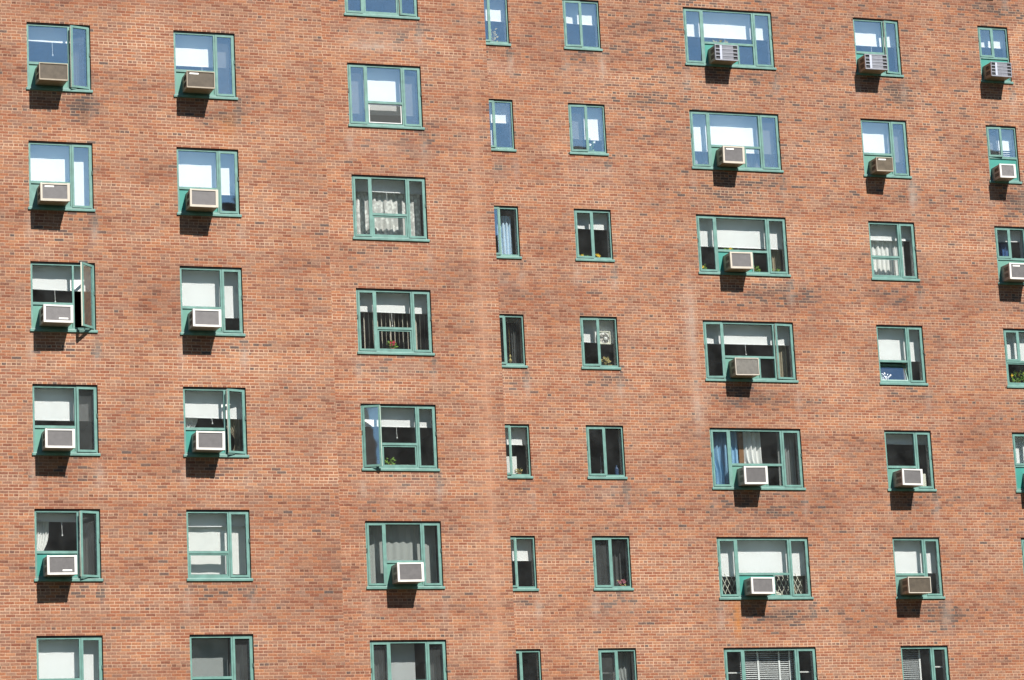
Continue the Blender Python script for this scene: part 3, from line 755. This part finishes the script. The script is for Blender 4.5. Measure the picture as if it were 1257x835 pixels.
# ------------------------------------------------------------------ plants and small things on the sills
def plant(key, x, z, label, petals=(), h=.16, spread=.14, n=26, y=.24, leafm='leaf', potted=True, seed=1, name='potted_plant', cat='plant'):
    Y, X, w, zh, hh = opening(key)
    o = empty(name, (X + x, Y + y, zh + z), label, cat, 'plants on the window sills')
    sd = random.Random(seed); base = 0
    if potted:
        MB().lathe([(.035, 0), (.05, .07), (.055, .07), (.055, .085)], 12).build('pot', 'pot', o); base = .08
    lf = MB()
    for i in range(n):
        a = sd.uniform(0, 6.28); r = spread * math.sqrt(sd.random()); zz = base + h * sd.random()
        d = (math.cos(a), math.sin(a) * .6, sd.uniform(.1, 1.0))
        lf.leaf((r * .6 * math.cos(a), r * .4 * math.sin(a), zz), d, sd.uniform(.05, .1), sd.uniform(.03, .05))
    for i in range(5):
        a = sd.uniform(0, 6.28); lf.bar((0, 0, base * .6), (spread * .5 * math.cos(a), spread * .3 * math.sin(a), base + h * .8), .004, 5)
    lf.build('foliage', leafm, o)
    if petals:
        pm, k = petals; fl_ = MB()
        for i in range(k):
            a = sd.uniform(0, 6.28); r = spread * .7 * math.sqrt(sd.random()); c = Vector((r * math.cos(a), r * .5 * math.sin(a) - .03, base + h * sd.uniform(.5, 1.05)))
            for q in range(6):
                b = q * 1.047; fl_.leaf(c, (math.cos(b), -.5, math.sin(b)), .045, .035)
        fl_.build('flower', pm, o)
    return o
SB = -1.49
plant('C3', .88, SB + .05, 'red flowering pot plant behind the vertical slats', ('leaf_red', 6), .15, .12, 26, y=.22, leafm='leaf', seed=3)
plant('C4', .70, SB + .04, 'yellow green pot plant on the sill below the hanging blind cord', (), .14, .13, 30, y=.22, leafm='leaf', seed=4)
o = MB().box(-.22, .2, -.04, .04, 0, .05, .01).box(-.05, .18, -.03, .03, .05, .08, .01).build('sill_tray', 'leaf_pale', None, (opening('C4')[1] + 1.0, opening('C4')[0] + .23, opening('C4')[3] + SB + .04))
tag(o, 'pale tray on the sill beside the yellow green pot plant', 'tray')
EB = -1.26
plant('D0', .63, EB + .02, 'tall pale plant behind the topmost narrow window', (), .34, .12, 22, y=.24, leafm='leaf_dry', seed=5)
o = MB().box(0, .30, 0, .03, 0, .52, .004).build('white_board', 'white_plastic', None, (opening('D1')[1] + .18, opening('D1')[0] + .27, opening('D1')[3] + EB + .02))
tag(o, 'white board standing on the sill of the second narrow window', 'board')
o = MB().lathe([(.002, .2), (.008, .19), (.03, .13), (.012, .10), (.02, .07), (.045, .03), (.02, -.02), (.004, -.04)], 10).bar((0, 0, .2), (0, 0, .9), .003).build('hanging_ornament', 'leaf_dry', None, (opening('D3')[1] + .66, opening('D3')[0] + .25, opening('D3')[3] - 1.13))
tag(o, 'small pale ornament hanging in the dark narrow window', 'ornament')
plant('D4', .72, EB + .0, 'small dark pot plant beside the short half curtain', (), .10, .07, 16, y=.2, leafm='leaf_dry', seed=6)
plant('D5', .63, EB - .03, 'low pale plant on the sill of the sixth narrow window', (), .05, .12, 18, y=.22, leafm='leaf_pale', potted=False, seed=16)
plant('E1', .62, EB, 'drooping leafy plant with pale stems in the second two-pane window', ('leaf_white', 2), .32, .13, 24, y=.22, leafm='leaf', seed=7)
o = MB().box(-.12, .12, -.03, .03, 0, .035, .01).build('sill_tray', 'white_plastic', None, (opening('E1')[1] + .78, opening('E1')[0] + .2, opening('E1')[3] + EB + .01))
tag(o, 'white tray on the sill beside the drooping leafy plant', 'tray')
plant('E2', .20, EB, 'small green plant at left on the sill of the third two-pane window', ('leaf_yellow', 1), .05, .07, 16, y=.2, potted=True, seed=8)
plant('E2', .38, EB - .02, 'tiny green plant near the middle of the third two-pane window', (), .04, .05, 10, y=.2, potted=True, seed=18)
plant('E2', .60, EB, 'bright yellow flowers on the sill of the third two-pane window', ('leaf_yellow', 12), .06, .10, 14, y=.2, potted=True, seed=9)
o = MB().lathe([(.06, 0), (.085, .03), (.08, .04), (.05, .045)], 14).build('white_dish', 'white_plastic', None, (opening('E2')[1] + .72, opening('E2')[0] + .17, opening('E2')[3] + EB))
tag(o, 'white dish beside the bright yellow flowers', 'dish')
plant('E3', .70, EB, 'bunch of dry straw coloured flowers below the window fan', ('leaf_dry', 10), .18, .16, 40, y=.24, leafm='leaf_dry', seed=10)
plant('E5', .78, EB, 'pink flowering plant on the sill in front of dark pleats', ('leaf_pink', 9), .12, .12, 16, y=.2, leafm='leaf_dry', seed=11)
# bottle, cord end, towel rail
o = MB().lathe([(.045, 0), (.05, .02), (.05, .2), (.02, .26), (.018, .30)], 14).build('bottle', 'blue_plastic', None, (opening('E4')[1] + .82, opening('E4')[0] + .22, opening('E4')[3] + EB + .02))
tag(o, 'dark blue bottle at the right of the dark two-pane window', 'bottle')
o = MB().bar((0, 0, .1), (0, 0, .42), .004).lathe([(.004, .1), (.02, .08), (.026, .03), (.012, 0)], 10).build('cord_pull', 'cord', None, (opening('E4')[1] + .40, opening('E4')[0] + .16, opening('E4')[3] - 1.16))
tag(o, 'white cord pull hanging in the dark two-pane window', 'cord')
o = MB().box(0, .44, 0, .03, .66, .70).box(.40, .44, 0, .03, 0, .66).build('towel_rail', 'white_plastic', None, (opening('E6')[1] + .06, opening('E6')[0] + .27, opening('E6')[3] - 1.24))
tag(o, 'white tubular rail behind the left pane of the lowest two-pane window', 'rail')
# fan
Y, X, w, zh, h = opening('E3')
fan = empty('window_fan', (X + .67, Y + .16, zh - .50), 'square white window fan with dark blades in the right pane of a two-pane window', 'fan')
fm = MB(); ring(fm, -.155, .155, -.16, .16, -.03, .03, .022)
bmf = fm.bm
for (sx, sz) in ((-1, -1), (1, -1), (-1, 1), (1, 1)):              # corner gussets leave a round opening
    pts = [(sx * .135, -.012, sz * .14)] + [(sx * .135 * math.cos(a), -.012, sz * .14 * math.sin(a)) for a in [k * math.pi / 2 / 8 for k in range(9)]]
    bmf.faces.new([bmf.verts.new(p) for p in pts])
fm.build('housing', 'cream_plastic', fan)
for k in range(5):
    bl = MB(); a = k * 2 * math.pi / 5
    pts = [(.03, a - .25), (.125, a - .45), (.13, a + .25), (.03, a + .3)]
    bl.quad([(r * math.cos(t), .004 if i < 2 else -.014, r * math.sin(t)) for i, (r, t) in enumerate(pts)])
    bl.build('blade', 'ac_case_grey', fan)
hb = MB().lathe([(.012, -.02), (.042, -.012), (.045, .01), (.02, .022)], 14).build('hub', 'white_plastic', fan, (.03, -.02, -.02)); hb.rotation_euler.x = R(90)
# widest column
plant('F0', 1.02, -.885, 'dry straw coloured plant along the transom above a louvred air conditioner', (), .045, .33, 60, y=.17, leafm='leaf_dry', potted=False, seed=12)
plant('F2', .18, SB + .03, 'small plant with yellow bloom at the left of the wide planted window', ('leaf_yellow', 1), .10, .10, 20, y=.2, seed=13)
plant('F2', .86, -.885, 'leafy green plant peeping over the transom above a cream air conditioner', ('leaf_yellow', 1), .05, .18, 26, y=.17, potted=False, seed=14)
plant('F2', 1.60, SB + .01, 'green plant with a reddish pot between air conditioner and right casement', ('leaf_red', 1), .14, .14, 24, y=.2, seed=15)
plant('F2', 2.12, SB, 'low bright green plant at the right end of the wide planted window', (), .08, .15, 30, y=.2, seed=17)
Y, X, w, zh, h = opening('F4')
o = MB().box(0, .13, 0, .03, 0, 1.5, .004).build('wooden_board', 'wood', None, (X + .90, Y + .36, zh - 1.49)); tag(o, 'brown upright wooden board between the blue and white curtains', 'board')
Y, X, w, zh, h = opening('F5')
lt = MB()
for k in range(-8, 20):
    for sgn in (1, -1):
        x0 = .06 + k * .125; hgt = .62; dx = sgn * hgt * .5
        a = [x0, 0]; b = [x0 + dx, hgt]
        lo, hi = .06, 2.3
        if max(a[0], b[0]) < lo or min(a[0], b[0]) > hi: continue
        for P_, Q_ in ((a, b), (b, a)):
            if P_[0] < lo: t = (lo - P_[0]) / (Q_[0] - P_[0]); P_[0] = lo; P_[1] += t * (Q_[1] - P_[1])
            if P_[0] > hi: t = (hi - P_[0]) / (Q_[0] - P_[0]); P_[0] = hi; P_[1] += t * (Q_[1] - P_[1])
        if abs(a[0] - b[0]) < .02: continue
        lt.bar((a[0], .008 * sgn, a[1]), (b[0], .008 * sgn, b[1]), .0085, 4)
o = lt.build('lattice_screen', 'cream_plastic', None, (X, Y + .25, zh - 1.48)); tag(o, 'pale diamond lattice screen standing along the bottom of a wide window', 'lattice')
o = MB().lathe([(.07, 0), (.10, .03), (.105, .10), (.11, .11), (.06, .13), (.03, .15)], 16).build('lidded_bowl', 'cream_plastic', None, (X + 1.60, Y + .2, zh - 1.48)); tag(o, 'cream lidded bowl on the sill in front of the lattice', 'bowl')
Y, X, w, zh, h = opening('G4')
o = MB().box(0, .28, 0, .2, 0, .40, .01).build('storage_box', 'cream_plastic', None, (X + .86, Y + .16, zh - 1.47)); tag(o, 'pale upright box behind the casement beside a white air conditioner', 'box')
plant('G3', .24, SB + .0, 'white spiky leaved plant behind the tilted lower sash', (), .24, .16, 34, y=.12, leafm='leaf_white', potted=False, seed=19)
Y, X, w, zh, h = opening('G6')
o = MB().box(0, .34, 0, .03, 0, .03).build('sash_rail', 'white_plastic', None, (X + .88, Y + .2, zh - .52)); tag(o, 'thin white rail behind the casement of the lowest right-hand window', 'rail')
o = MB().box(0, .40, 0, .03, 0, .03).build('sash_rail', 'white_plastic', None, (opening('F6')[1] + .08, opening('F6')[0] + .2, opening('F6')[3] - .60)); tag(o, 'thin white rail behind the left casement of the lowest widest-column window', 'rail')
o = MB().box(0, .40, 0, .03, 0, .03).build('sash_rail', 'white_plastic', None, (opening('F6')[1] + 1.94, opening('F6')[0] + .2, opening('F6')[3] - .60)); tag(o, 'thin white rail behind the right casement of the lowest widest-column window', 'rail')
plant('H3', .45, -1.44, 'row of leafy green plants filling the lower pane at the right edge', ('leaf_yellow', 5), .26, .34, 110, y=.26, potted=True, seed=20)

# ------------------------------------------------------------------ the block across the courtyard (only its reflection is seen)
opp = empty('opposite_building', (40, -100, 0), 'dark brick apartment block across the courtyard behind the camera, with an unseen left block added for the reflection in one casement', 'building')
ob = MB(); XGAP = -52.78  # unseen left block and gap, shaped for the reflection in one open casement
for (xa, xb, top) in ((-70, XGAP, Z0 + 20.0), (-8, 33, Z0 + 20.0), (33, 130, Z0 + 25.5)):
    if top: ob.box(xa - 40 + .003, xb - 40 - .003, -16, 0, 0, top)
ob.build('wall', 'far', opp)
op = MB()
for (xa, xb, top) in ((-70, XGAP, Z0 + 20.0), (-8, 33, Z0 + 20.0), (33, 130, Z0 + 25.5)):
    op.box(xa - 40 + .01, xb - 40 - .01, -15.9, .15, top + .004, top + .5)
op.build('parapet', 'far', opp)

# ------------------------------------------------------------------ light, sky, camera
SUN_DIR = Vector((.32, -1.0, 1.2)).normalized()              # towards the sun
elev = math.asin(SUN_DIR.z); azim = math.atan2(SUN_DIR.x, SUN_DIR.y)
ld = bpy.data.lights.new('sun', 'SUN'); ld.energy = 5.0; ld.angle = R(.53); ld.color = (1.0, .955, .89)
lo = bpy.data.objects.new('sun', ld); LINK(lo); lo.location = (0, -40, 60)
lo.rotation_euler = SUN_DIR.to_track_quat('Z', 'Y').to_euler()
wd = bpy.data.worlds.new('World'); sc.world = wd; wd.use_nodes = True
nt = wd.node_tree; bg = nt.nodes['Background']
sky = nt.nodes.new('ShaderNodeTexSky'); sky.sky_type = 'NISHITA'; sky.sun_disc = False
sky.sun_elevation = elev; sky.sun_rotation = azim % (2 * math.pi)
sky.air_density = 1.0; sky.dust_density = 0.0; sky.ozone_density = 1.6; sky.altitude = 300
nt.links.new(sky.outputs[0], bg.inputs[0]); bg.inputs[1].default_value = .054

cd = bpy.data.cameras.new('camera'); cam = bpy.data.objects.new('camera', cd); LINK(cam); sc.camera = cam
cd.sensor_width = 36; cd.lens = 3748.156 / 1257 * 36; cd.clip_start = .5; cd.clip_end = 4000
Mx = ((0.94558901, -0.32164932, -0.04902176), (0.02276047, 0.21569115, -0.97619634), (0.32456645, 0.92196477, 0.21127607))
r, d, f = (Vector(v) for v in Mx)
rot = Matrix((r, -d, -f)).transposed().to_4x4()
cam.matrix_world = Matrix.Translation(CAM) @ rot

sc.render.engine = 'CYCLES'
sc.cycles.use_denoising = True
sc.cycles.max_bounces = 8; sc.cycles.transparent_max_bounces = 16; sc.cycles.diffuse_bounces = 4
sc.cycles.sample_clamp_indirect = 6
vs = sc.view_settings; vs.view_transform = 'Standard'; vs.look = 'None'; vs.exposure = 1.28; vs.gamma = 1.0
